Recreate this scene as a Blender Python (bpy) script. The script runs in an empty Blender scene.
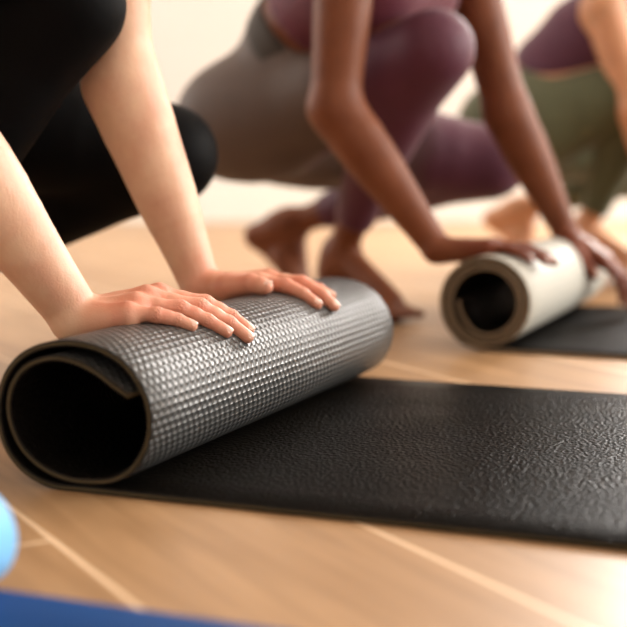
import bpy, math
import numpy as np
V = lambda *a: np.array(a, dtype=float)
C = bpy.context.scene.collection
rng = np.random.default_rng(4)

# ------------------------------------------------------------------ camera geometry (used to measure distances)
F, H = 1362.0, 0.30
PITCH = math.atan(163.5 / F)
cp, sp = math.cos(PITCH), math.sin(PITCH)
FW, UP, RT, O = V(0, cp, -sp), V(0, sp, cp), V(1, 0, 0), V(0, 0, H)
def at(px, py, Y):
    d = (px - 313.5) / F * RT - (py - 313.5) / F * UP + FW
    return O + d * Y / d[1]
TH = math.radians(22.06)
U = V(math.sin(TH), math.cos(TH), 0)       # axis of the rolls
M = V(math.cos(TH), -math.sin(TH), 0)      # length of the mats
Z = V(0, 0, 1)
P1 = V(-0.2025, 1.1795, 0)                 # near lower corner of the first roll
P2 = V(0.2560, 2.014, 0)
def R1(s, a, z, p=P1): return p + s * M + a * U + z * Z
def nrm(v): v = np.asarray(v, float); return v / (np.linalg.norm(v) + 1e-12)

# ------------------------------------------------------------------ materials
def mat(name, col=(.5, .5, .5), rough=.5, **kw):
    m = bpy.data.materials.new(name); m.use_nodes = True
    b = m.node_tree.nodes['Principled BSDF']
    b.inputs['Base Color'].default_value = (*col, 1); b.inputs['Roughness'].default_value = rough
    for k, v in kw.items(): b.inputs[k.replace('_', ' ')].default_value = v
    return m
def N(m, t, **kw):
    n = m.node_tree.nodes.new(t)
    for k, v in kw.items():
        if k in n.inputs: n.inputs[k].default_value = v
        else: setattr(n, k, v)
    return n
def L(m, a, b): m.node_tree.links.new(a, b)
def BS(m): return m.node_tree.nodes['Principled BSDF']
def math_n(m, op, a, b=None):
    n = N(m, 'ShaderNodeMath', operation=op)
    for i, v in enumerate((a, b)):
        if v is None: continue
        if isinstance(v, (int, float)): n.inputs[i].default_value = v
        else: L(m, v, n.inputs[i])
    return n.outputs[0]
def bump(m, h, strength, dist):
    b = N(m, 'ShaderNodeBump'); b.inputs['Strength'].default_value = strength; b.inputs['Distance'].default_value = dist
    L(m, h, b.inputs['Height']); L(m, b.outputs[0], BS(m).inputs['Normal']); return b
def noise(m, scale, detail=3, coord='Object', sc=None):
    tc = N(m, 'ShaderNodeTexCoord'); n = N(m, 'ShaderNodeTexNoise'); n.inputs['Scale'].default_value = scale; n.inputs['Detail'].default_value = detail
    src = tc.outputs[coord]
    if sc:
        mp = N(m, 'ShaderNodeMapping'); mp.inputs['Scale'].default_value = sc; L(m, src, mp.inputs[0]); src = mp.outputs[0]
    L(m, src, n.inputs['Vector']); return n.outputs[0]
def ramp(m, f, stops):
    r = N(m, 'ShaderNodeValToRGB'); e = r.color_ramp.elements
    while len(e) < len(stops): e.new(.5)
    for i, (p, c) in enumerate(stops): e[i].position = p; e[i].color = (*c, 1)
    L(m, f, r.inputs[0]); return r.outputs[0]

def skin_mat(name, c1, c2, rough=.45, sss=.12, wr=.5):
    m = mat(name, c1, rough)
    b = BS(m); b.inputs['Subsurface Weight'].default_value = sss
    b.inputs['Subsurface Radius'].default_value = (1, .35, .2); b.inputs['Subsurface Scale'].default_value = .008
    a_ = N(m, 'ShaderNodeAttribute', attribute_name='blush'); mx = N(m, 'ShaderNodeMix', data_type='RGBA')
    L(m, math_n(m, 'MULTIPLY', a_.outputs['Fac'], math_n(m, 'ADD', noise(m, 45, 3), .3)), mx.inputs[0]); L(m, ramp(m, noise(m, 22, 4), [(.35, c1), (.68, c2)]), mx.inputs[6])
    mx.inputs[7].default_value = (c2[0] * .98, c2[1] * .68, c2[2] * .66, 1); L(m, mx.outputs[2], b.inputs['Base Color'])
    h = math_n(m, 'ADD', math_n(m, 'MULTIPLY', noise(m, 90, 3, sc=(1, 1.6, .8)), .8), math_n(m, 'MULTIPLY', noise(m, 500, 3), .5))
    c_ = N(m, 'ShaderNodeAttribute', attribute_name='crease')
    h = math_n(m, 'ADD', h, math_n(m, 'MULTIPLY', math_n(m, 'MULTIPLY', c_.outputs['Fac'], math_n(m, 'SUBTRACT', noise(m, 420, 2), .6)), 3.0))
    bump(m, h, wr, .0011)
    return m
SK1 = skin_mat('fair_skin', (.80, .52, .35), (.70, .38, .25), wr=.6)
SK2 = skin_mat('brown_skin', (.19, .062, .026), (.145, .043, .016), .50, .04); BS(SK2).inputs['IOR'].default_value = 1.33
SK3 = skin_mat('tan_skin', (.60, .29, .15), (.52, .24, .12), .5)
NAIL = mat('nail', (.80, .50, .39), .25, Coat_Weight=.4)
NAIL2 = mat('nail_brown', (.45, .24, .17), .25)
def cloth(name, col, rough=.75, scale=700, sheen=.2, fold=.5):
    m = mat(name, col, rough, Sheen_Weight=sheen, Sheen_Roughness=.4)
    h = math_n(m, 'ADD', math_n(m, 'MULTIPLY', noise(m, scale, 2), .12), math_n(m, 'MULTIPLY', noise(m, 14, 3, sc=(1, 1, 2)), 1.0))
    bump(m, h, fold, .006); return m
BLACK = cloth('black_leggings', (.0022, .0022, .0025), .6, sheen=.0, fold=.2); BS(BLACK).inputs['IOR'].default_value = 1.15
TOPB = cloth('black_top', (.005, .005, .006), .8, sheen=.05)
BURG = cloth('burgundy_top', (.11, .013, .03), .7)
GREY = cloth('grey_waistband', (.045, .036, .030), .8)
PURP = cloth('purple_top', (.085, .020, .045), .75)
OLIVE = cloth('olive_leggings', (.075, .080, .036), .75)
DUO = cloth('taupe_burgundy_leggings', (.1, .03, .05), .62, sheen=.10, fold=.35)
at_ = N(DUO, 'ShaderNodeAttribute', attribute_name='panel')
mott = math_n(DUO, 'ADD', at_.outputs['Fac'], math_n(DUO, 'MULTIPLY', math_n(DUO, 'SUBTRACT', noise(DUO, 30, 3), .5), .25))
L(DUO, ramp(DUO, mott, [(.25, (.095, .062, .050)), (.75, (.085, .014, .036))]), BS(DUO).inputs['Base Color'])
HAIR = mat('dark_hair', (.012, .007, .005), .45)
HAIRB = mat('brown_hair', (.09, .045, .02), .45)
EYE = mat('eye_white', (.8, .78, .75), .15)
LIP = mat('lips', (.45, .12, .10), .4)

def weave_mat(name, c1, c2, L_=.0135, depth=.0011, rough=.36, strength=1.0):
    m = mat(name, c1, rough)
    tc = N(m, 'ShaderNodeTexCoord'); s = N(m, 'ShaderNodeSeparateXYZ'); L(m, tc.outputs['UV'], s.inputs[0])
    k = 2 * math.pi / L_
    sx = math_n(m, 'SINE', math_n(m, 'MULTIPLY', s.outputs[0], k)); sy = math_n(m, 'SINE', math_n(m, 'MULTIPLY', s.outputs[1], k * 1.25))
    rows = math_n(m, 'POWER', math_n(m, 'ABSOLUTE', sx), .8)
    dash = math_n(m, 'ADD', math_n(m, 'MULTIPLY', math_n(m, 'MULTIPLY', math_n(m, 'SIGN', sx), sy), .48), .52)
    h = math_n(m, 'MULTIPLY', rows, dash)
    bump(m, h, strength, depth)
    L(m, ramp(m, noise(m, 9, 3), [(.3, c1), (.7, c2)]), BS(m).inputs['Base Color'])
    return m
MAT_UNDER = weave_mat('woven_charcoal_foam', (.046, .047, .046), (.056, .056, .054), depth=.0018, rough=.33)
def leather_mat(name, c, rough=.42, scale=240, dist=.0012, ior=1.17):
    m = mat(name, c, rough); BS(m).inputs['IOR'].default_value = ior
    tc = N(m, 'ShaderNodeTexCoord'); v = N(m, 'ShaderNodeTexVoronoi', feature='F1'); v.inputs['Scale'].default_value = scale
    L(m, tc.outputs['Object'], v.inputs['Vector'])
    h = math_n(m, 'ADD', math_n(m, 'MULTIPLY', v.outputs['Distance'], .6), noise(m, scale * .8, 3))
    bump(m, h, .8, dist)
    r = ramp(m, noise(m, 7, 4, sc=(1, 1, 1)), [(.35, (rough - .05,) * 3), (.7, (rough + .1,) * 3)])
    L(m, r, BS(m).inputs['Roughness'])
    return m
MAT_TOP = leather_mat('black_grained_foam', (.0055, .0046, .0037), .34, dist=.0018, ior=1.065)
MAT_EDGE = mat('olive_brown_foam_edge', (.080, .062, .032), .85, Specular_IOR_Level=.2)
EDGE_SKIN = mat('black_foam_edge', (.012, .010, .008), .8, Specular_IOR_Level=.2)
bump(MAT_EDGE, noise(MAT_EDGE, 900, 2), .5, .0006)
CREAM = leather_mat('cream_foam', (.45, .44, .39), .5, 160, .0006)
TAUPE_EDGE = mat('taupe_foam_edge', (.135, .098, .060), .8)
MAT_TOP2 = leather_mat('black_foam_second', (.0065, .0055, .0048), .45, ior=1.07)
NAVY = leather_mat('navy_foam', (.008, .048, .17), .55, 300, .0008)
SKY = leather_mat('light_blue_foam', (.20, .50, .84), .45, 200, .0006)
BEDGE = mat('blue_foam_edge', (.05, .16, .36), .8)

FLOOR = mat('oak_planks', (.5, .3, .15), .40)
def floor_nodes():
    m = FLOOR; nt = m.node_tree
    pd = V(.485, -.875, 0); ang = math.atan2(pd[1], pd[0])
    tc = N(m, 'ShaderNodeNewGeometry'); r = N(m, 'ShaderNodeVectorRotate', rotation_type='Z_AXIS'); r.inputs['Angle'].default_value = -ang
    L(m, tc.outputs['Position'], r.inputs['Vector'])
    mp = N(m, 'ShaderNodeMapping'); mp.inputs['Location'].default_value = FLOC; L(m, r.outputs[0], mp.inputs[0])
    br = N(m, 'ShaderNodeTexBrick'); br.offset = .5; br.offset_frequency = 2
    for k, v in dict(Scale=1.0).items(): br.inputs[k].default_value = v
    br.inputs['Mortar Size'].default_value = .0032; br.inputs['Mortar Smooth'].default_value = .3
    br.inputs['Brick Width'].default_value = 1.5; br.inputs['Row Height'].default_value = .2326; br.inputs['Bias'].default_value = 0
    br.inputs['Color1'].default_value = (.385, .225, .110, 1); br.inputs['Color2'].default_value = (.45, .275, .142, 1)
    br.inputs['Mortar'].default_value = (.78, .56, .36, 1)  # light caught on the plank bevels, painted in as a pale seam colour
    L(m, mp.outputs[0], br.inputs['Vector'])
    g = N(m, 'ShaderNodeMapping'); g.inputs['Scale'].default_value = (2.2, 26, 1); L(m, r.outputs[0], g.inputs[0])
    n = N(m, 'ShaderNodeTexNoise'); n.inputs['Scale'].default_value = 1.6; n.inputs['Detail'].default_value = 6; n.inputs['Distortion'].default_value = .6; L(m, g.outputs[0], n.inputs['Vector'])
    gr = ramp(m, n.outputs[0], [(.3, (.80, .76, .70)), (.7, (1.12, 1.12, 1.12))])
    mx = N(m, 'ShaderNodeMix', data_type='RGBA', blend_type='MULTIPLY'); mx.inputs[0].default_value = 1
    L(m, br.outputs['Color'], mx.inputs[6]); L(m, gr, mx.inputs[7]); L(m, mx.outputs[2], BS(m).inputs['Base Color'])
    bump(m, math_n(m, 'MULTIPLY', n.outputs[0], .15), .3, .002)
FLOC = (0.25, 0.3685 - .0, 0)
# seam through the floor point seen left of the roll: rotated y there must be a multiple of the row height
_pd = V(.485, -.875); _a = V(-.2714, 1.1516) 
_ang = math.atan2(_pd[1], _pd[0]); _ry = -math.sin(_ang) * _a[0] + math.cos(_ang) * _a[1]
FLOC = (.995, -_ry, 0)
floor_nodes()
WALL = mat('warm_white_paint', (.72, .695, .665), .8); bump(WALL, noise(WALL, 60, 3), .1, .002)
WHITE = mat('white_gloss_paint', (.86, .85, .80), .4)
FRAME = mat('white_window_frame', (.8, .8, .78), .4)
GLASS = mat('window_glass', (1, 1, 1), .0, Transmission_Weight=1.0, IOR=1.01)

# ------------------------------------------------------------------ mesh helpers
def mesh_obj(name, verts, faces, mats, parent=None, loc=None, smooth=True, midx=None, uv=None, attr=None):
    verts = np.asarray(verts, float)
    if loc is None: loc = V(0, 0, 0)
    me = bpy.data.meshes.new(name)
    me.from_pydata((verts - loc).tolist(), [], faces if isinstance(faces, list) else faces.tolist())
    for m in (mats if isinstance(mats, (list, tuple)) else [mats]): me.materials.append(m)
    if smooth: me.polygons.foreach_set('use_smooth', [True] * len(me.polygons))
    if midx is not None: me.polygons.foreach_set('material_index', midx)
    if uv is not None:
        l = me.uv_layers.new(name='UVMap'); vi = np.zeros(len(me.loops), int); me.loops.foreach_get('vertex_index', vi)
        l.data.foreach_set('uv', uv[vi].astype(np.float32).ravel())
    if attr is not None:
        for k, a in attr.items():
            t = me.attributes.new(k, 'FLOAT', 'POINT'); t.data.foreach_set('value', a.astype(np.float32))
    me.update()
    o = bpy.data.objects.new(name, me); C.objects.link(o)
    if parent is not None:
        o.parent = parent; o.location = tuple(loc - V(*parent['_w']))
        o['_w'] = tuple(loc)
    else: o.location = tuple(loc); o['_w'] = tuple(loc)
    return o
def tag(o, label, cat, group=None):
    o['label'] = label; o['category'] = cat
    if group: o['group'] = group
    return o
def box(name, lo, hi, m, parent=None, kind=None):
    (x0, y0, z0), (x1, y1, z1) = lo, hi
    v = [(x, y, z) for x in (x0, x1) for y in (y0, y1) for z in (z0, z1)]
    f = [(0, 1, 3, 2), (4, 6, 7, 5), (0, 4, 5, 1), (2, 3, 7, 6), (0, 2, 6, 4), (1, 5, 7, 3)]
    o = mesh_obj(name, v, f, m, parent, loc=V((x0 + x1) / 2, (y0 + y1) / 2, z0), smooth=False)
    if kind: o['kind'] = kind
    return o
def boxes(name, bl, m, parent=None, kind=None):
    vs, fs = [], []
    for lo, hi in bl:
        b = len(vs); (x0, y0, z0), (x1, y1, z1) = lo, hi
        vs += [(x, y, z) for x in (x0, x1) for y in (y0, y1) for z in (z0, z1)]
        fs += [tuple(b + i for i in q) for q in [(0, 1, 3, 2), (4, 6, 7, 5), (0, 4, 5, 1), (2, 3, 7, 6), (0, 2, 6, 4), (1, 5, 7, 3)]]
    o = mesh_obj(name, vs, fs, m, parent, loc=V(*bl[0][0]), smooth=False)
    if kind: o['kind'] = kind
    return o

# ------------------------------------------------------------------ implicit surfaces
class Cone:      # tapered capsule, optional flattening along a direction (fl = direction, fs = factor < 1)
    def __init__(s, a, b, ra, rb, k=.02, fl=None, fs=1.0):
        s.a, s.b, s.ra, s.rb, s.k, s.fs = V(*a), V(*b), ra, rb, k, fs
        s.fl = None if fl is None else nrm(fl)
    def bounds(s):
        r = max(s.ra, s.rb); return np.minimum(s.a, s.b) - r, np.maximum(s.a, s.b) + r
    def d(s, P, inf):
        ba = s.b - s.a; t = np.clip(((P - s.a) @ ba) / max(ba @ ba, 1e-12), 0, 1)
        q = P - s.a - t[..., None] * ba
        l = np.linalg.norm(q, axis=-1) if s.fl is None else np.sqrt((q ** 2).sum(-1) + ((q @ s.fl) ** 2) * (1 / s.fs ** 2 - 1))
        d = l - (s.ra + t * (s.rb - s.ra)) 
        if s.fl is not None: d = d * (.5 + .5 * s.fs)
        return d - inf
class Chain:     # many tapered segments of one limb, joined without bulges
    def __init__(s, pts, rs, k): s.c = [Cone(pts[i], pts[i + 1], rs[i], rs[i + 1], k) for i in range(len(pts) - 1)]; s.k = k
    def bounds(s):
        b = [c.bounds() for c in s.c]; return np.min([x[0] for x in b], 0), np.max([x[1] for x in b], 0)
    def d(s, P, inf):
        D = None
        for c in s.c:
            d = c.d(P, inf); D = d if D is None else np.minimum(D, d)
        return D
class Cut:       # carve away a tapered capsule softly
    def __init__(s, a, b, ra, rb, k): s.c = Cone(a, b, ra, rb, k); s.k = k
    def bounds(s): return s.c.bounds()
    def d(s, P, inf): return s.c.d(P, 0)
def smin(a, b, k):
    h = np.clip(.5 + .5 * (b - a) / k, 0, 1); return b * (1 - h) + a * h - k * h * (1 - h)
def field(prims, h, inf=0.0, clip=None, lo=None, hi=None):
    B = [p.bounds() for p in prims]
    l = np.min([b[0] for b in B], 0) - inf - 3 * h; u = np.max([b[1] for b in B], 0) + inf + 3 * h
    if lo is not None: l = np.maximum(l, lo)
    if hi is not None: u = np.minimum(u, hi)
    n = np.ceil((u - l) / h).astype(int) + 1
    D = np.full(n, .05, np.float32)
    for p, b in zip(prims, B):
        pad = p.k + inf + 2.5 * h
        i0 = np.clip(np.floor((b[0] - pad - l) / h).astype(int), 0, n); i1 = np.clip(np.ceil((b[1] + pad - l) / h).astype(int) + 1, 0, n)
        if (i1 <= i0).any(): continue
        ax = [l[i] + h * np.arange(i0[i], i1[i]) for i in range(3)]
        P = np.stack(np.meshgrid(*ax, indexing='ij'), -1)
        sl = tuple(slice(i0[i], i1[i]) for i in range(3))
        d = p.d(P, inf)
        if isinstance(p, Cut): D[sl] = -smin(-D[sl], d, p.k)
        else: D[sl] = smin(D[sl], d, p.k)
    if clip:
        ax = [l[i] + h * np.arange(n[i]) for i in range(3)]
        for (pt, nn) in clip:        # keep the side n points away from
            nn = nrm(nn); g = ((ax[0] - pt[0]) * nn[0])[:, None, None] + ((ax[1] - pt[1]) * nn[1])[None, :, None] + ((ax[2] - pt[2]) * nn[2])[None, None, :]
            D = np.maximum(D, g.astype(np.float32))
    return D, l, h
def nets(D, l, h):
    n = D.shape; S = D < 0
    c = np.zeros(tuple(x - 1 for x in n), np.int8)
    off = [(i, j, k) for i in (0, 1) for j in (0, 1) for k in (0, 1)]
    for i, j, k in off: c += S[i:n[0] - 1 + i, j:n[1] - 1 + j, k:n[2] - 1 + k]
    I = np.argwhere((c > 0) & (c < 8))
    vals = np.stack([D[I[:, 0] + i, I[:, 1] + j, I[:, 2] + k] for i, j, k in off], 1)
    acc = np.zeros((len(I), 3)); cnt = np.zeros(len(I))
    offa = np.array(off, float)
    for a in range(8):
        for b in range(a + 1, 8):
            if abs(offa[a] - offa[b]).sum() != 1: continue
            x, y = vals[:, a], vals[:, b]; mk = (x < 0) != (y < 0)
            t = np.where(mk, x / np.where(mk, x - y, 1), 0)
            acc += mk[:, None] * (offa[a] + t[:, None] * (offa[b] - offa[a])); cnt += mk
    Vt = l + h * (I + acc / cnt[:, None])
    idx = np.full(c.shape, -1, np.int64); idx[I[:, 0], I[:, 1], I[:, 2]] = np.arange(len(I))
    faces = []
    for ax in range(3):
        b, d = (ax + 1) % 3, (ax + 2) % 3
        s0 = [slice(None)] * 3; s1 = [slice(None)] * 3; s0[ax] = slice(0, -1); s1[ax] = slice(1, None)
        A, B_ = S[tuple(s0)], S[tuple(s1)]
        E = np.argwhere(A != B_); E = E[(E[:, b] > 0) & (E[:, d] > 0) & (E[:, b] < n[b] - 1) & (E[:, d] < n[d] - 1)]
        if not len(E): continue
        q = []
        for db, dd in ((1, 1), (0, 1), (0, 0), (1, 0)):
            e = E.copy(); e[:, b] -= db; e[:, d] -= dd; q.append(idx[e[:, 0], e[:, 1], e[:, 2]])
        q = np.stack(q, 1); fl = ~A[E[:, 0], E[:, 1], E[:, 2]]
        q[fl] = q[fl][:, ::-1]; faces.append(q)
    Fc = np.concatenate(faces); Fc = Fc[(Fc >= 0).all(1)]
    return Vt, Fc
def merge(parts):
    vs, fs, b = [], [], 0
    for v, f in parts: vs.append(v); fs.append(f + b); b += len(v)
    return np.concatenate(vs), np.concatenate(fs)
def chain(pts, rs, k=.02, **kw):
    return [Cone(pts[i], pts[i + 1], rs[i], rs[i + 1], k, **kw) for i in range(len(pts) - 1)]
def limb(a, b, prof, k=.02, off=None, **kw):     # prof: list of (t, radius, sideways offset)
    p = np.array(prof, float); t0 = np.linspace(p[0, 0], p[-1, 0], 10)
    def sm(col):                              # smooth interpolation through the given stations
        g = np.gradient(p[:, col], p[:, 0]); i = np.clip(np.searchsorted(p[:, 0], t0, side='right') - 1, 0, len(p) - 2)
        dx = p[i + 1, 0] - p[i, 0]; u = (t0 - p[i, 0]) / dx
        return (2*u**3-3*u**2+1)*p[i, col] + (u**3-2*u**2+u)*dx*g[i] + (-2*u**3+3*u**2)*p[i+1, col] + (u**3-u**2)*dx*g[i+1]
    r, o = sm(1), sm(2)
    pts = [V(*a) + (V(*b) - V(*a)) * t + (0 if off is None else off * oo) for t, oo in zip(t0, o)]
    return [Chain(pts, r, k)]

# ------------------------------------------------------------------ hands and feet
FR = dict(index=(.0100, .0085, .0076, .0061), middle=(.0103, .0088, .0078, .0063), ring=(.0098, .0083, .0074, .0059), pinky=(.0090, .0073, .0065, .0053))
def hand_prims(W, J, dorsal, sc=1.0):
    """W wrist, J finger joints {name: [mcp,pip,dip,tip]} and thumb [cmc,mcp,ip,tip]"""
    pr = []
    order = ['index', 'middle', 'ring', 'pinky']
    palm_off = -dorsal * .004
    for i, n in enumerate(order):
        a, b, c, d = [V(*x) for x in J[n]]; r = [x * sc for x in FR[n]]
        side = nrm(V(*J['index'][0]) - V(*J['pinky'][0]))
        w = V(*W) + side * (.012 - .008 * i) * sc
        pr.append(Cone(w + palm_off, a + palm_off * .9, .0165 * sc, .0128 * sc, .010))
        pr.append(Cone(a + palm_off * .3 - (a - w) * .12, a + dorsal * .0005, r[0] * 1.02, r[0] * 1.05, .006))   # knuckle
        pr.append(Cone(w + dorsal * .009 * sc, a + dorsal * (r[0] - .0028 * sc), .0024, .0034, .005))              # tendon ridge
        m1 = (a + b) / 2; m2 = (b + c) / 2
        pr += chain([a, m1, b, m2, c], [r[0] * .97, r[1] * .93, r[1] * 1.03, r[1] * .90, r[2] * .98], .004)
        pr.append(Cone(c, c + (d - c) * .85, r[2] * .95, r[3], .003))
        pr.append(Cone(c + (d - c) * .45 - dorsal * .0012, c + (d - c) * .8 - dorsal * .0010, r[3] * 1.0, r[3] * .92, .003))
    # webs
    for p, q in (('index', 'middle'), ('middle', 'ring'), ('ring', 'pinky')):
        a = V(*J[p][0]) * .78 + V(*J[p][1]) * .22; b = V(*J[q][0]) * .78 + V(*J[q][1]) * .22
        pr.append(Cone(a - dorsal * .003, b - dorsal * .003, .006 * sc, .0058 * sc, .006))
    a, b, c, d = [V(*x) for x in J['thumb']]
    pr += chain([a, b, (b + c) / 2, c], [.0155 * sc, .0118 * sc, .0100 * sc, .0108 * sc], .009)
    pr.append(Cone(c, c + (d - c) * .55, .0104 * sc, .0100 * sc, .004)); pr.append(Cone(c + (d - c) * .55, c + (d - c) * .82, .0100 * sc, .0078 * sc, .004))
    mid = V(*J['index'][0]) * .55 + V(*W) * .45
    pr.append(Cone(b * .75 + a * .25, mid - dorsal * .006, .010 * sc, .011 * sc, .014))
    # thenar and heel pads
    pr.append(Cone(V(*W) * .8 + a * .2 - dorsal * .006, V(*J['pinky'][0]) * .45 + V(*W) * .55 - dorsal * .007, .015 * sc, .014 * sc, .012))
    return pr
def nail(c, d, r, dorsal, parent, m, sc=1.0, thumb=False):
    c, d = V(*c), V(*d); ax = nrm(d - c); Ln = np.linalg.norm(d - c)
    dn = nrm(dorsal - (dorsal @ ax) * ax); sd = np.cross(ax, dn)
    vs, fs = [], []
    nu, nv = 9, 9; ln = .0140 * sc; e = c + ax * (Ln * (.85 if not thumb else .84)) 
    A = math.radians(58)
    for lay in (0, 1):
        for i in range(nu):
            t = i / (nu - 1)
            for j in range(nv):
                s = j / (nv - 1) * 2 - 1
                back = .0022 * (s * s) * (1 if t < .5 else -1) * abs(2 * t - 1)
                x = -ln * .62 + ln * t * 1.0 + back
                fall = 1.0 if x < 0 else 1.0
                rr = r * (1.0 if t > .4 else 1.0) + .00045 - lay * .0007 - max(0, x) * .18
                w = A * (1.0 - .12 * abs(2 * t - 1))
                vs.append(e + ax * x + dn * rr * math.cos(s * w) + sd * rr * math.sin(s * w))
    n = nu * nv; q = lambda l, i, j: l * n + i * nv + j
    for i in range(nu - 1):
        for j in range(nv - 1):
            fs.append((q(0, i, j), q(0, i, j + 1), q(0, i + 1, j + 1), q(0, i + 1, j)))
            fs.append((q(1, i, j), q(1, i + 1, j), q(1, i + 1, j + 1), q(1, i, j + 1)))
    for i in range(nu - 1):
        for j in (0, nv - 1): fs.append((q(0, i, j), q(0, i + 1, j), q(1, i + 1, j), q(1, i, j)))
    for j in range(nv - 1):
        for i in (0, nu - 1): fs.append((q(0, i, j), q(0, i, j + 1), q(1, i, j + 1), q(1, i, j)))
    return mesh_obj('fingernail', vs, fs, m, parent, loc=e)
def auto_hand(W, fwd, dorsal, thumbside, curl=(.1, .35, .3), spread=.1, sc=1.0):
    fwd, dorsal = nrm(fwd), nrm(dorsal); dorsal = nrm(dorsal - (dorsal @ fwd) * fwd); sd = nrm(thumbside - (thumbside @ fwd) * fwd - (thumbside @ dorsal) * dorsal)
    J = {}
    spec = dict(index=(.027, .088, (.042, .025, .021), .10), middle=(.009, .092, (.046, .029, .022), .02), ring=(-.010, .087, (.043, .027, .021), -.06), pinky=(-.028, .079, (.034, .020, .018), -.16))
    for n, (s, l, ph, sprd) in spec.items():
        p = V(*W) + fwd * l * sc + sd * s * sc; pts = [p]; ang = 0
        d0 = nrm(fwd + sd * sprd * spread * 8)
        for c_, ln in zip(curl, ph):
            ang += c_; p = p + (d0 * math.cos(ang) - dorsal * math.sin(ang)) * ln * sc; pts.append(p)
        J[n] = pts
    a = V(*W) + fwd * .020 * sc + sd * .018 * sc - dorsal * .008; b = a + (fwd * .030 + sd * .026 - dorsal * .006) * sc
    c_ = b + (fwd * .028 + sd * .010 - dorsal * .006) * sc; d = c_ + (fwd * .024 + sd * .002 - dorsal * .006) * sc
    J['thumb'] = [a, b, c_, d]
    return J
def foot_prims(ankle, heel, ball, side, toe_dir, up=Z):
    ankle, heel, ball = V(*ankle), V(*heel), V(*ball); side = nrm(side); td = nrm(toe_dir)
    pr = [Cone(ankle, ankle + (heel - ankle) * .35, .034, .034, .02), Cone(ankle + (heel - ankle) * .35, heel, .033, .027, .02),
          Cone(ankle, ball + up * .022, .033, .018, .02), Cone(heel, ball, .024, .018, .02)]
    for s_, r in ((-.03, .015), (0, .017), (.03, .018)):
        pr.append(Cone(heel * .35 + ankle * .2 + ball * .45 + side * s_ * .7, ball + side * s_, .018, r, .02))
    for i, (s_, l, r) in enumerate(((.032, .055, .012), (.012, .052, .009), (-.004, .046, .0085), (-.019, .040, .008), (-.033, .032, .0078))):
        b = ball + side * s_; pr.append(Cone(b, b + td * l * .9 - Z * .003 + side * s_ * .1, r * 1.1, r, .006))
    return pr

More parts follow.
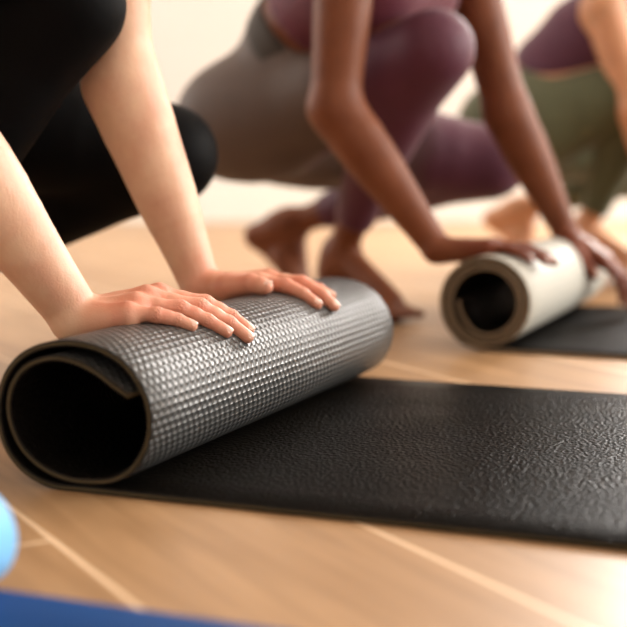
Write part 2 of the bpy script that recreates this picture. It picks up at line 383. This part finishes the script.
# ------------------------------------------------------------------ people
def person(name, J, skin, legm, topm, hairm, label, h_arm, h_body, nailm, top_cut, waist_m=None, waist_range=None, arm_r=1.0, hip_r=1.0, panel=False, waist_cut=.34):
    fwd = nrm(J['front']); side = nrm(np.cross(Z, fwd) * 1.0)
    pel = (J['hipN'] + J['hipF']) / 2; sh = (J['shN'] + J['shF']) / 2
    ax = nrm(sh - pel); lat = nrm(J['shF'] - J['shN']); latp = nrm(J['hipF'] - J['hipN']); bk = nrm(np.cross(ax, lat))      # bk: away from chest or towards; fix sign
    if bk @ (fwd - Z) > 0: bk = -bk
    tl = np.linalg.norm(sh - pel)
    waist = pel + (sh - pel) * .42 + bk * .020; chest = pel + (sh - pel) * .80 + bk * .0
    T = []                                        # torso
    for s in (-1, 1):
        T += chain([pel + latp * s * .055, waist + lat * s * .042, chest + lat * s * .06, sh + lat * s * .07 - ax * .02], [.098 * hip_r, .084, .092, .07], .05)
    T.append(Cone(chest - bk * .03 - lat * .055, chest - bk * .03 + lat * .055, .075, .075, .05))
    for s in (-1, 1): T.append(Cone(chest - bk * .055 + lat * s * .065 - ax * .035, chest - bk * .075 + lat * s * .07 - ax * .045, .05, .045, .03))
    P = []                                        # pelvis and legs
    P.append(Cone(J['hipN'], J['hipF'], .10 * hip_r, .10 * hip_r, .04))
    for hp, kn, an in (('hipN', 'knN', 'anN'), ('hipF', 'knF', 'anF')):
        hpj, k, a = J[hp], J[kn], J[an]; kr = J.get('kr', 1.0) if kn == 'knF' else 1.0
        P.append(Cone(hpj - fwd * .045 - Z * .015, hpj + (k - hpj) * .12 - Z * .02, .098 * hip_r, .098 * hip_r, .05))
        dn = nrm(-Z - ((-Z) @ nrm(k - hpj)) * nrm(k - hpj))
        P += limb(hpj, k, [(0, .094, .01), (.3, .088, .015), (.6, .075 * kr, .012), (.85, .062 * kr, .003), (1, .056 * kr, 0)], .03, dn)
        sd = nrm(hpj - k); bkc = nrm(sd - (sd @ nrm(a - k)) * nrm(a - k))
        P += limb(k, a, [(0, .055 * kr, 0), (.12, .053 * kr, .004), (.32, .056 * kr, .014), (.55, .047 * kr, .012), (.8, .033, .003), (1, .0285, 0)], .025, bkc)
        P.append(Cone(k + nrm(k - hpj) * .006, k + nrm(a - k) * .045, .050 * kr, .047 * kr, .02))
    legs_cloth = list(P)
    A = []
    for s, (sj, ej, wj) in enumerate((('shN', 'elN', 'wrN'), ('shF', 'elF', 'wrF'))):
        S_, E_, W_ = J[sj], J[ej], J[wj]; rr = arm_r if np.isscalar(arm_r) else arm_r[s]
        inner = nrm(S_ + W_ - 2 * E_) if np.linalg.norm(S_ + W_ - 2 * E_) > .03 else V(0, 0, 0)
        g = []
        g += limb(S_, E_, [(0, .050 * rr, 0), (.25, .047 * rr, 0), (.55, .044 * rr, 0), (.85, .040 * rr, 0), (1, .040 * rr, 0)], .02)
        prof = J.get('fore' + sj[-1], [(0, .040, 0), (.15, .043, .003), (.35, .041, .004), (.6, .034, .0), (.85, .0265, 0), (1, .0235, 0)])
        g += limb(E_, W_, [(t, r * rr, o) for t, r, o in prof], .02, fl=J['dor' + sj[-1]] if 'dor' + sj[-1] in J else None, fs=.93)
        dor = J['dor' + sj[-1]]
        g += hand_prims(W_, J['hand' + sj[-1]], dor, J.get('hs', 1.0))
        ul = nrm(np.cross(E_ - W_, dor)); 
        A.append(g)
    # shoulders, neck, head
    Hd = []
    for s, sj in ((-1, 'shN'), (1, 'shF')):
        Hd.append(Cone(sh + lat * s * .05 - ax * .01, J[sj], .058, .050, .03)); Hd.append(Cone(J[sj], J[sj] + (J['el' + sj[-1]] - J[sj]) * .2, .050, .046, .02))
    nk = sh + ax * .10 * 1.0 + fwd * .01; face = nrm(J['look']); hup = nrm(ax - (ax @ face) * face); hl = np.cross(face, hup)
    Hd.append(Cone(sh, nk, .055, .050, .03))
    hc = nk + hup * .075 + face * .012
    Hd += [Cone(hc - face * .018 + hup * .012, hc + face * .018 + hup * .015, .078, .072, .02), Cone(hc + face * .03 - hup * .03, hc + face * .052 - hup * .078, .058, .030, .03),
           Cone(hc + face * .085 + hup * .005, hc + face * .106 - hup * .024, .008, .012, .012), Cone(hc + face * .088 - hup * .046 - hl * .012, hc + face * .088 - hup * .046 + hl * .012, .008, .008, .008)]
    for s in (-1, 1): Hd += [Cone(hc + hl * s * .076 - face * .01 + hup * .012, hc + hl * s * .076 - face * .008 - hup * .02, .013, .009, .006)]
    for s in (-1, 1): Hd.append(Cut(hc + face * .092 + hl * s * .03 + hup * .006, hc + face * .092 + hl * s * .034 + hup * .006, .013, .012, .012))
    feet = foot_prims(J['anN'], J['heN'], J['baN'], J['fsN'], J['tdN']) + foot_prims(J['anF'], J['heF'], J['baF'], J['fsF'], J['tdF'])
    base = V((J['baN'][0] + J['baF'][0]) / 2, (J['baN'][1] + J['baF'][1]) / 2, 0)
    body = [nets(*field(T + P + Hd + feet, h_body, -.003))] + [nets(*field(a, h_arm)) for a in A]
    v, f = merge(body)
    bl = np.zeros(len(v)); cr = np.zeros(len(v))
    for sj in 'NF':
        for n_, q in J['hand' + sj].items():
            for i in range(4):
                bl = np.maximum(bl, np.clip(1.25 - np.linalg.norm(v - q[i], axis=1) / .045, 0, 1))
        for n_, q in J['hand' + sj].items():
            if n_ == 'thumb': continue
            for jn, wd in ((1, .005), (2, .0035)):
                ax_ = nrm(q[jn + 1] - q[jn - 1]); dd = v - q[jn]; al = dd @ ax_
                cr = np.maximum(cr, np.exp(-(al / wd) ** 2) * (np.linalg.norm(dd - al[:, None] * ax_, axis=1) < .012))
    po = mesh_obj(name, v, f, skin, loc=base, attr=dict(blush=bl, crease=cr)); tag(po, label, 'person', 'women crouching to roll up their mats')
    # clothing
    hem = []
    D = None
    lp = P + [t for t in T]
    wc = pel + ax * tl * (waist_range[0] if waist_range else waist_cut)
    B = [p.bounds() for p in lp]; blo = np.min([b[0] for b in B], 0) - .03; bhi = np.max([b[1] for b in B], 0) + .03
    frame_ = Cone(blo, blo, -.012, -.012, .001), Cone(bhi, bhi, -.012, -.012, .001)       # same grid for both fields
    Dt, l, h = field(T + list(frame_), h_body, .003); Dl, l, h = field(P + list(frame_), h_body, .003)
    g = [l[i] + h * np.arange(Dl.shape[i]) for i in range(3)]
    X = np.stack(np.meshgrid(*g, indexing='ij'), -1)
    Dl = smin(Dl, np.maximum(Dt, ((X - wc) @ ax).astype(np.float32)), .03).astype(np.float32)
    for kn, an in (('knN', 'anN'), ('knF', 'anF')):
        d_ = nrm(J[an] - J[kn]); c0 = J[kn] + (J[an] - J[kn]) * J.get('hem', .86)
        near = np.linalg.norm(X - c0, axis=-1) < .12
        Dl = np.where(near, np.maximum(Dl, (X - c0) @ d_), Dl).astype(np.float32)
        beyond = np.linalg.norm(X - J[an], axis=-1) < .06
        Dl = np.where(beyond & ((X - c0) @ d_ > 0), .02, Dl).astype(np.float32)
    v, f = nets(Dl, l, h)
    attr = None
    if panel:
        at1 = np.full(len(v), 1.0)
        def seg(p, a, b): return (p - a) @ (b - a) / ((b - a) @ (b - a))
        def dist(p, a, b): t = np.clip(seg(p, a, b), 0, 1); return np.linalg.norm(p - a - t[:, None] * (b - a), axis=1)
        tn = seg(v, J['hipN'], J['knN']); tf = seg(v, J['hipF'], J['knF'])
        dn_, df_, sn_, sf_ = dist(v, J['hipN'], J['knN']), dist(v, J['hipF'], J['knF']), dist(v, J['knN'], J['anN']), dist(v, J['knF'], J['anF'])
        t = np.where(dn_ < df_, tn, tf); thigh = np.minimum(dn_, df_) < np.minimum(sn_, sf_) 
        at1 = np.where(thigh, np.clip((t - .35) / .5, 0, 1), 1.0)
        attr = dict(panel=at1)
    mesh_obj('leggings', v, f, legm, po, loc=J['knN'], attr=attr)
    if waist_range:
        v, f = nets(*field(T + P[:1] + [P[1], P[8]][:1], h_body, .005, clip=[(pel + ax * tl * waist_range[0], ax), (pel + ax * tl * (waist_range[0] - waist_range[1]), -ax)]))
        mesh_obj('waistband', v, f, waist_m, po, loc=waist)
    v, f = nets(*field(T + Hd[:1] + Hd[2:3] + [Cut(J['shN'] - lat * .01, J['shN'] - lat * .08 - ax * .02, .052, .075, .006), Cut(J['shF'] + lat * .01, J['shF'] + lat * .08 - ax * .02, .052, .075, .006), Cut(nk - ax * .04, nk + ax * .03, .075, .08, .006)], h_body, .004, clip=[(pel + ax * tl * top_cut, -ax), (sh + ax * .045, ax)]))
    mesh_obj('tank_top', v, f, topm, po, loc=chest)
    # hair, eyes
    hp_ = [Cone(hc - face * .024 + hup * .026, hc + face * .004 + hup * .032, .081, .072, .02), Cone(hc - face * .03 - hup * .03, hc - face * .03, .062, .07, .02),
           Cone(hc - face * .10 + hup * .03, hc - face * .125 + hup * .035, .032, .036, .01)]
    v, f = nets(*field(hp_, max(h_body, .005), .0)); mesh_obj('hair', v, f, hairm, po, loc=hc)
    for s in (-1, 1):
        e = hc + face * .074 + hl * s * .031 + hup * .004
        v, f = nets(*field([Cone(e, e + face * .0005, .0115, .0115, .001)], .002)); eo = mesh_obj('eye', v, f, EYE, po, loc=e)
        g_ = nrm(face - hup * .25); v, f = nets(*field([Cone(e + g_ * .0072, e + g_ * .0076, .0052, .0052, .001)], .001)); mesh_obj('iris', v, f, hairm, eo, loc=e + g_ * .007)
        v, f = nets(*field([Cone(e + face * .004 + hup * .008 - hl * .010, e + face * .005 + hup * .0085 + hl * .010, .0062, .0055, .001)], .002)); mesh_obj('eyelid', v, f, skin, po, loc=e)
        v, f = nets(*field([Cone(e + face * .012 + hup * .021 - hl * .012, e + face * .012 + hup * .022 + hl * .012, .0035, .0028, .001)], .002)); mesh_obj('eyebrow', v, f, hairm, po, loc=e)
    lc = hc + face * .092 - hup * .046
    v, f = nets(*field([Cone(lc - hl * .016 - hup * .002, lc + hup * .001, .0035, .0062, .003), Cone(lc + hup * .001, lc + hl * .016 - hup * .002, .0062, .0035, .003), Cone(lc - hl * .008 - hup * .008, lc + hl * .008 - hup * .008, .0055, .0055, .002)], .002)); mesh_obj('lips', v, f, LIP, po, loc=lc)
    for sj in 'NF':
        Jh = J['hand' + sj]; dor = J['dor' + sj]; hs = J.get('hs', 1.0)
        for n in ('index', 'middle', 'ring', 'pinky'):
            pip, dip, tip = Jh[n][1], Jh[n][2], Jh[n][3]
            nail(dip, tip, FR[n][3] * hs, J.get('naild' + sj, {}).get(n, dor), po, nailm, hs * (.85 if n == 'pinky' else 1))
        nail(Jh['thumb'][2], Jh['thumb'][3], .0088 * hs, J.get('naild' + sj, {}).get('thumb', dor), po, nailm, 1.15 * hs, True)
    return po

# --- person one: fair skin, black leggings, hands pressed on the near roll
def h1(s, a, z): return R1(s, a, z)
HN = dict(
    pinky=[h1(-.0206, .117, .1450), h1(.0050, .127, .1430), h1(.0210, .139, .1380), h1(.0350, .1475, .1310)],
    ring=[h1(-.0250, .140, .1510), h1(.0110, .164, .1455), h1(.0340, .178, .1330), h1(.0530, .1885, .1200)],
    middle=[h1(-.0250, .162, .1555), h1(.0190, .190, .1445), h1(.0430, .208, .1275), h1(.0620, .2180, .1110)],
    index=[h1(-.0230, .184, .1560), h1(.0150, .210, .1460), h1(.0370, .225, .1320), h1(.0560, .2330, .1165)],
    thumb=[h1(-.0620, .150, .1370), h1(-.0350, .190, .1440), h1(-.0130, .220, .1430), h1(.0060, .2420, .1400)])
HF = dict(
    index=[h1(-.0270, .438, .1450), h1(.0080, .434, .1430), h1(.0300, .433, .1345), h1(.0510, .432, .1215)],
    middle=[h1(-.0250, .460, .1480), h1(.0160, .461, .1440), h1(.0420, .462, .1315), h1(.0600, .4630, .1160)],
    ring=[h1(-.0290, .480, .1440), h1(.0060, .486, .1400), h1(.0270, .489, .1345), h1(.0450, .4905, .1265)],
    pinky=[h1(-.0360, .499, .1400), h1(-.0080, .504, .1400), h1(.0080, .500, .1390), h1(.0240, .493, .1350)],
    thumb=[h1(-.0780, .422, .1390), h1(-.0480, .403, .1430), h1(-.0190, .397, .1480), h1(.0040, .3960, .1440)])
shF = at(101, -170, 1.63); shN = shF - .335 * U - .02 * Z
J1 = dict(front=M, look=nrm(M - .9 * Z), shN=shN, shF=shF, elN=at(-88, 91, 1.25), elF=at(121, 82, 1.63),
          wrN=h1(-.0815, .122, .1385), wrF=h1(-.1030, .434, .1400),
          handN=HN, handF=HF, dorN=nrm(-.12 * M - .0 * U + Z), dorF=nrm(-.1 * M - .1 * U + Z),
          knN=at(66, 5, 1.55), knF=at(165, 155, 1.87), hipN=V(-.655, 1.62, .41), hipF=V(-.59, 1.78, .405),
          anN=at(-125, 340, 1.56), anF=at(-75, 282, 1.97), kr=1.1,
          foreN=[(0, .043, 0), (.2, .044, 0), (.4, .042, 0), (.65, .034, 0), (.85, .0285, 0), (1, .0255, 0)],
          foreF=[(0, .045, 0), (.12, .046, 0), (.35, .041, 0), (.6, .036, 0), (.85, .0275, 0), (1, .0245, 0)])
def feet_for(J, tN=None):
    a = J['anN']; t = nrm(J['front'] - .25 * U) if tN is None else nrm(tN)
    J['heN'] = a - t * .035 - Z * (a[2] - .028); J['baN'] = a + t * .148 - Z * (a[2] - .019); J['fsN'] = U; J['tdN'] = t
    a = J['anF']; t = J['front']
    J.setdefault('heF', a - t * .045 - Z * .015); J.setdefault('baF', V(*(a + t * .055)[:2], .02)); J['fsF'] = -U; J['tdF'] = t
feet_for(J1)
_t1 = V(.0, 0, 0)
J1['naildN'] = dict(pinky=nrm(.25 * M + Z - .45 * U), ring=nrm(.7 * M + Z - .35 * U), middle=nrm(.9 * M + Z - .3 * U), index=nrm(.8 * M + Z - .1 * U), thumb=nrm(.2 * M + Z))
J1['naildF'] = dict(pinky=nrm(.5 * M + Z), ring=nrm(.7 * M + Z), middle=nrm(.8 * M + Z), index=nrm(.8 * M + Z - .2 * U), thumb=nrm(-.1 * M + Z - .1 * U))
person('person', J1, SK1, BLACK, TOPB, HAIRB, 'fair-skinned person in black leggings pressing both hands on the dark textured roll', .0015, .006, NAIL, .1)

# --- person two: brown skin, burgundy and taupe leggings
J2 = dict(front=nrm(M + .15 * U), look=nrm(M - .8 * Z), shN=at(348, -72, 2.15), shF=at(460, -60, 2.45), elN=at(335, 108, 2.13), elF=at(507, 112, 2.45),
          wrN=at(436, 247, 2.10), wrF=at(566, 233, 2.46),
          knN=at(433, 50, 2.20), knF=at(489, 162, 2.62), kr=1.12, hipN=V(-.105, 2.44, .362), hipF=V(-.045, 2.60, .357),
          anN=at(340, 254, 2.48), anF=at(290, 224, 2.78), hem=.82)
J2['dorN'] = nrm(Z - .1 * M); J2['dorF'] = nrm(Z + .5 * M)
J2['handN'] = auto_hand(J2['wrN'], M + .25 * U + .03 * Z, J2['dorN'], U, (.12, .25, .25), .1)
J2['handF'] = auto_hand(J2['wrF'], M - .1 * U - .62 * Z, J2['dorF'], -U, (.2, .5, .3), .12)
J2['heF'] = at(257, 236, 2.80); J2['baF'] = at(302, 287, 2.76)
feet_for(J2, M - .55 * U)
person('person', J2, SK2, DUO, BURG, HAIR, 'dark-skinned person in taupe and burgundy leggings rolling up the cream mat', .003, .007, NAIL2, .50, GREY, (.46, .13), panel=True, hip_r=.97)

# --- person three: tan skin, purple top, olive leggings
off = at(524, 120, 3.2) - V(-.085, 2.52, .37)
off[2] = 0
J3 = dict(front=nrm(M + .05 * U), look=nrm(M - .8 * Z), hem=.86)
for k in ('knN', 'knF', 'hipN', 'hipF', 'anN', 'anF'): J3[k] = J2[k] + off
J3['knN'] = at(433, 50, 2.32) + off
J3['shN'] = at(604, 8, 3.02); J3['shF'] = J3['shN'] + .33 * U
J3['elN'] = at(638, 110, 2.98); J3['elF'] = J3['elN'] + .33 * U + .03 * M
P3 = P2 + V(.545, .83, 0)
J3['wrN'] = R1(-.075, .12, .150, P3); J3['wrF'] = R1(-.07, .46, .150, P3)
J3['dorN'] = J3['dorF'] = Z
J3['handN'] = auto_hand(J3['wrN'], M + .15 * U + .05 * Z, Z, U, (.2, .35, .3)); J3['handF'] = auto_hand(J3['wrF'], M + .05 * Z, Z, -U, (.2, .35, .3))
J3['heF'] = J2['heF'] + off; J3['baF'] = J2['baF'] + off
feet_for(J3)
person('person', J3, SK3, OLIVE, PURP, HAIRB, 'tan-skinned person in purple top and olive green leggings at right edge', .0035, .008, NAIL, .27, waist_cut=.26)

# ------------------------------------------------------------------ mats
def resample(pts, step):
    pts = np.array(pts, float)
    # Catmull-Rom then even spacing
    out = []
    P_ = np.vstack([2 * pts[0] - pts[1], pts, 2 * pts[-1] - pts[-2]])
    for i in range(1, len(P_) - 2):
        p0, p1, p2, p3 = P_[i - 1:i + 3]
        n = max(2, int(np.linalg.norm(p2 - p1) / .0015))
        for t in np.linspace(0, 1, n, endpoint=False):
            out.append(.5 * ((2 * p1) + (-p0 + p2) * t + (2 * p0 - 5 * p1 + 4 * p2 - p3) * t ** 2 + (-p0 + 3 * p1 - 3 * p2 + p3) * t ** 3))
    out.append(pts[-1]); out = np.array(out)
    d = np.r_[0, np.cumsum(np.linalg.norm(np.diff(out, axis=0), axis=1))]
    s = np.linspace(0, d[-1], max(3, int(d[-1] / step)))
    return np.c_[np.interp(s, d, out[:, 0]), np.interp(s, d, out[:, 1])], s
def yoga_mat(flat_len, spiral, P0, W, t, mats, label, group='yoga mats'):
    z0 = t / 2 + .0003
    c, s1 = resample([(.06, z0)] + spiral, .003)
    nf = int(flat_len / .03); fl = np.c_[np.linspace(flat_len, .06 + .03, nf), np.full(nf, z0)]
    c = np.vstack([fl, c]); s = np.r_[0, np.cumsum(np.linalg.norm(np.diff(c, axis=0), axis=1))]
    tg = np.gradient(c, axis=0); tg /= np.linalg.norm(tg, axis=1)[:, None]; nn = np.c_[-tg[:, 1], tg[:, 0]]   # towards the underside
    b = .0011; h = t / 2
    ring = [(b, h, 0)] + [(b + (W - 2 * b) * i / 12, h, 0) for i in range(1, 13)] + [(W, h - b, 3), (W, h * .38, 2), (W, -h * .38, 3), (W, -h + b, 3)] + [(W - b - (W - 2 * b) * i / 12, -h, 1) for i in range(13)] + [(0, -h + b, 3), (0, -h * .38, 2), (0, h * .38, 3), (0, h - b, 3)]
    k = len(ring); vs, uv = [], []
    for i in range(len(c)):
        for a, o, _ in ring:
            q = c[i] + nn[i] * o; vs.append(P0 + q[0] * M + a * U + q[1] * Z); uv.append((s[i], a))
    fs, mi = [], []
    for i in range(len(c) - 1):
        for j in range(k):
            j2 = (j + 1) % k; fs.append((i * k + j, i * k + j2, (i + 1) * k + j2, (i + 1) * k + j))
            a, o, a2, o2 = ring[j][0], ring[j][1], ring[j2][0], ring[j2][1]
            mi.append(0 if (o == h and o2 == h) else 1 if (o == -h and o2 == -h) else 2 if (abs(o) < h * .4 and abs(o2) < h * .4) else 3)
    for i in (0, len(c) - 1): fs.append(tuple(i * k + j for j in range(k))); mi.append(2)
    o = mesh_obj('yoga_mat', vs, fs, list(mats) + ([EDGE_SKIN] if mats[2] is MAT_EDGE else [mats[2]]), loc=P0, midx=mi, uv=np.array(uv))
    md = o.modifiers.new('n', 'WEIGHTED_NORMAL'); o.modifiers.remove(md)
    tag(o, label, 'yoga mat', group); return o
SP1 = [(.03, .0033), (0, .0033), (-.033, .0036), (-.055, .0100), (-.072, .0215), (-.084, .0385), (-.0895, .065), (-.0835, .0935), (-.068, .1145), (-.044, .1275), (-.012, .1325), (.020, .1275), (.044, .1135), (.060, .0905), (.0645, .0680), (.0600, .0460), (.047, .0265), (.026, .0140), (-.004, .0102), (-.030, .0135), (-.052, .0235), (-.069, .0400), (-.0785, .0650), (-.075, .0895), (-.061, .1075), (-.038, .1175), (-.014, .1175), (.010, .1095), (.028, .0985), (.0440, .0895)]
yoga_mat(1.5, SP1, P1 - .007 * U + .005 * M, .642, .006, [MAT_UNDER, MAT_TOP, MAT_EDGE], 'black yoga mat, nearest the camera, half rolled with dimpled charcoal underside')
def spiral(R0, pitch, turns, zc, tail=None, sc=0.0, squash=1.0):
    pts = []
    n = int(turns * 28)
    for i in range(2, n + 1):
        th = i / 28 * 2 * math.pi; r = R0 - pitch * th / (2 * math.pi)
        zz = zc - r * math.cos(th)
        pts.append((sc - r * math.sin(th), zz))
    if tail: pts += tail
    return pts
SP2 = [(.03, .0033)] + [(.008, .0034)] + spiral(.0705, .0076, 3.0, .0705 + .0033, tail=[(-.0150, .0300), (-.0290, .0430), (-.0380, .0590), (-.0420, .0760)])
yoga_mat(1.4, SP2, P2, .635, .006, [CREAM, MAT_TOP2, TAUPE_EDGE], 'yoga mat with a tightly rolled cream underside in front of the burgundy leggings')
SP3 = [(.03, .0033)] + [(.008, .0034)] + spiral(.0705, .0076, 3.1, .0705 + .0033)
yoga_mat(1.2, SP3, P3, .60, .006, [OLIVE, MAT_TOP2, TAUPE_EDGE], 'furthest yoga mat, partly rolled, mostly beyond the right edge of the photo')
# blue mat in front, its far edge crossing the front of the photo
P4 = V(-.2382, .9035, 0) - .60 * U
SP4 = [(.03, .0028), (.008, .0029)] + spiral(.0375, .0062, 3.4, .0375 + .003)
P4 = P4 + .008 * M
yoga_mat(1.3, SP4, P4, .60, .005, [SKY, NAVY, BEDGE], 'blue yoga mat in the foreground with a light blue rolled end at the left')

# ------------------------------------------------------------------ room
X0, X1, Y0, Y1, ZC = -3.6, 4.2, -2.6, 5.75, 2.9
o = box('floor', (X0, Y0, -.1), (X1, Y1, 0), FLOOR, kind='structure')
box('ceiling', (X0, Y0, ZC), (X1, Y1, ZC + .1), WALL, kind='structure')
def wall_with_hole(name, axis, pos, thick, a0, a1, z1, holes):
    bl = []; cur = a0
    def mk(lo, hi, z0, z1_):
        if axis == 'y': bl.append(((lo, min(pos, pos + thick), z0), (hi, max(pos, pos + thick), z1_)))
        else: bl.append(((min(pos, pos + thick), lo, z0), (max(pos, pos + thick), hi, z1_)))
    for h0, h1_, s0, s1 in sorted(holes):
        mk(cur, h0, 0, z1); mk(h0, h1_, 0, s0); mk(h0, h1_, s1, z1); cur = h1_
    mk(cur, a1, 0, z1)
    return boxes(name, bl, WALL, kind='structure')
BW = [(1.45, 2.9, 1.02, 2.2)]
RW = [(.2, 4.4, .7, 2.5)]
LW = [(3.0, 5.2, .8, 2.6)]
wall_with_hole('wall_back', 'y', Y1, .15, X0, X1, ZC, BW)
wall_with_hole('wall_right', 'x', X1, .15, Y0, Y1, ZC, RW)
wall_with_hole('wall_left', 'x', X0, -.15, Y0, Y1, ZC, LW)
wall_with_hole('wall_front', 'y', Y0, -.15, X0, X1, ZC, [])
box('baseboard_back', (X0, Y1 - .018, 0), (X1, Y1 + .001, .16), WHITE, kind='structure')
box('baseboard_right', (X1 - .018, Y0, 0), (X1 + .001, Y1 - .02, .16), WHITE, kind='structure')
box('baseboard_left', (X0 - .001, Y0, 0), (X0 + .018, Y1 - .02, .16), WHITE, kind='structure')
def window(i, axis, pos, out, h, power, col):
    a0, a1, z0, z1 = h; w = .06
    def bx(lo, hi, zz0, zz1, d0=.03, d1=.09):
        p0, p1 = pos + out * d0, pos + out * d1
        if axis == 'y': return ((lo, min(p0, p1), zz0), (hi, max(p0, p1), zz1))
        return ((min(p0, p1), lo, zz0), (max(p0, p1), hi, zz1))
    mid = (a0 + a1) / 2
    f = boxes('window_%d' % i, [bx(a0, a1, z0, z0 + w), bx(a0, a1, z1 - w, z1), bx(a0, a0 + w, z0 + w, z1 - w), bx(a1 - w, a1, z0 + w, z1 - w), bx(mid - w / 2, mid + w / 2, z0 + w, z1 - w)], FRAME, kind='structure')
    li = bpy.data.lights.new('daylight', 'AREA'); li.shape = 'RECTANGLE'; li.size = a1 - a0 - .1; li.size_y = z1 - z0 - .1; li.energy = power; li.color = col
    lo = bpy.data.objects.new('daylight', li); C.objects.link(lo)
    p = pos - out * .0
    if axis == 'y': lo.location = (mid, pos + out * .02, (z0 + z1) / 2); lo.rotation_euler = (-math.pi / 2 if out > 0 else math.pi / 2, 0, 0)
    else: lo.location = (pos + out * .02, mid, (z0 + z1) / 2); lo.rotation_euler = (math.pi / 2, 0, math.pi / 2 if out > 0 else -math.pi / 2)
WARM = (1, .965, .92)
window(1, 'y', Y1, 1, BW[0], 330, WARM)
window(2, 'x', X1, 1, RW[0], 280, WARM)
window(3, 'x', X0, -1, LW[0], 75, WARM)

w = bpy.data.worlds.new('World'); bpy.context.scene.world = w; w.use_nodes = True
w.node_tree.nodes['Background'].inputs[0].default_value = (1, .94, .85, 1); w.node_tree.nodes['Background'].inputs[1].default_value = .8

# ------------------------------------------------------------------ camera
cd = bpy.data.cameras.new('camera'); cam = bpy.data.objects.new('camera', cd); C.objects.link(cam)
cam.location = (0, 0, H); cam.rotation_euler = (math.pi / 2 - PITCH, 0, 0)
cd.sensor_width = 36; cd.lens = F / 627 * 36; cd.clip_start = .02
cd.dof.use_dof = True; cd.dof.focus_distance = 1.37; cd.dof.aperture_fstop = 3.0
sc = bpy.context.scene; sc.camera = cam
sc.view_settings.view_transform = 'Standard'; sc.view_settings.look = 'None'; sc.view_settings.gamma = 1; sc.view_settings.use_curve_mapping = False
sc.view_settings.exposure = -.16
for o in bpy.data.objects:
    if '_w' in o: del o['_w']
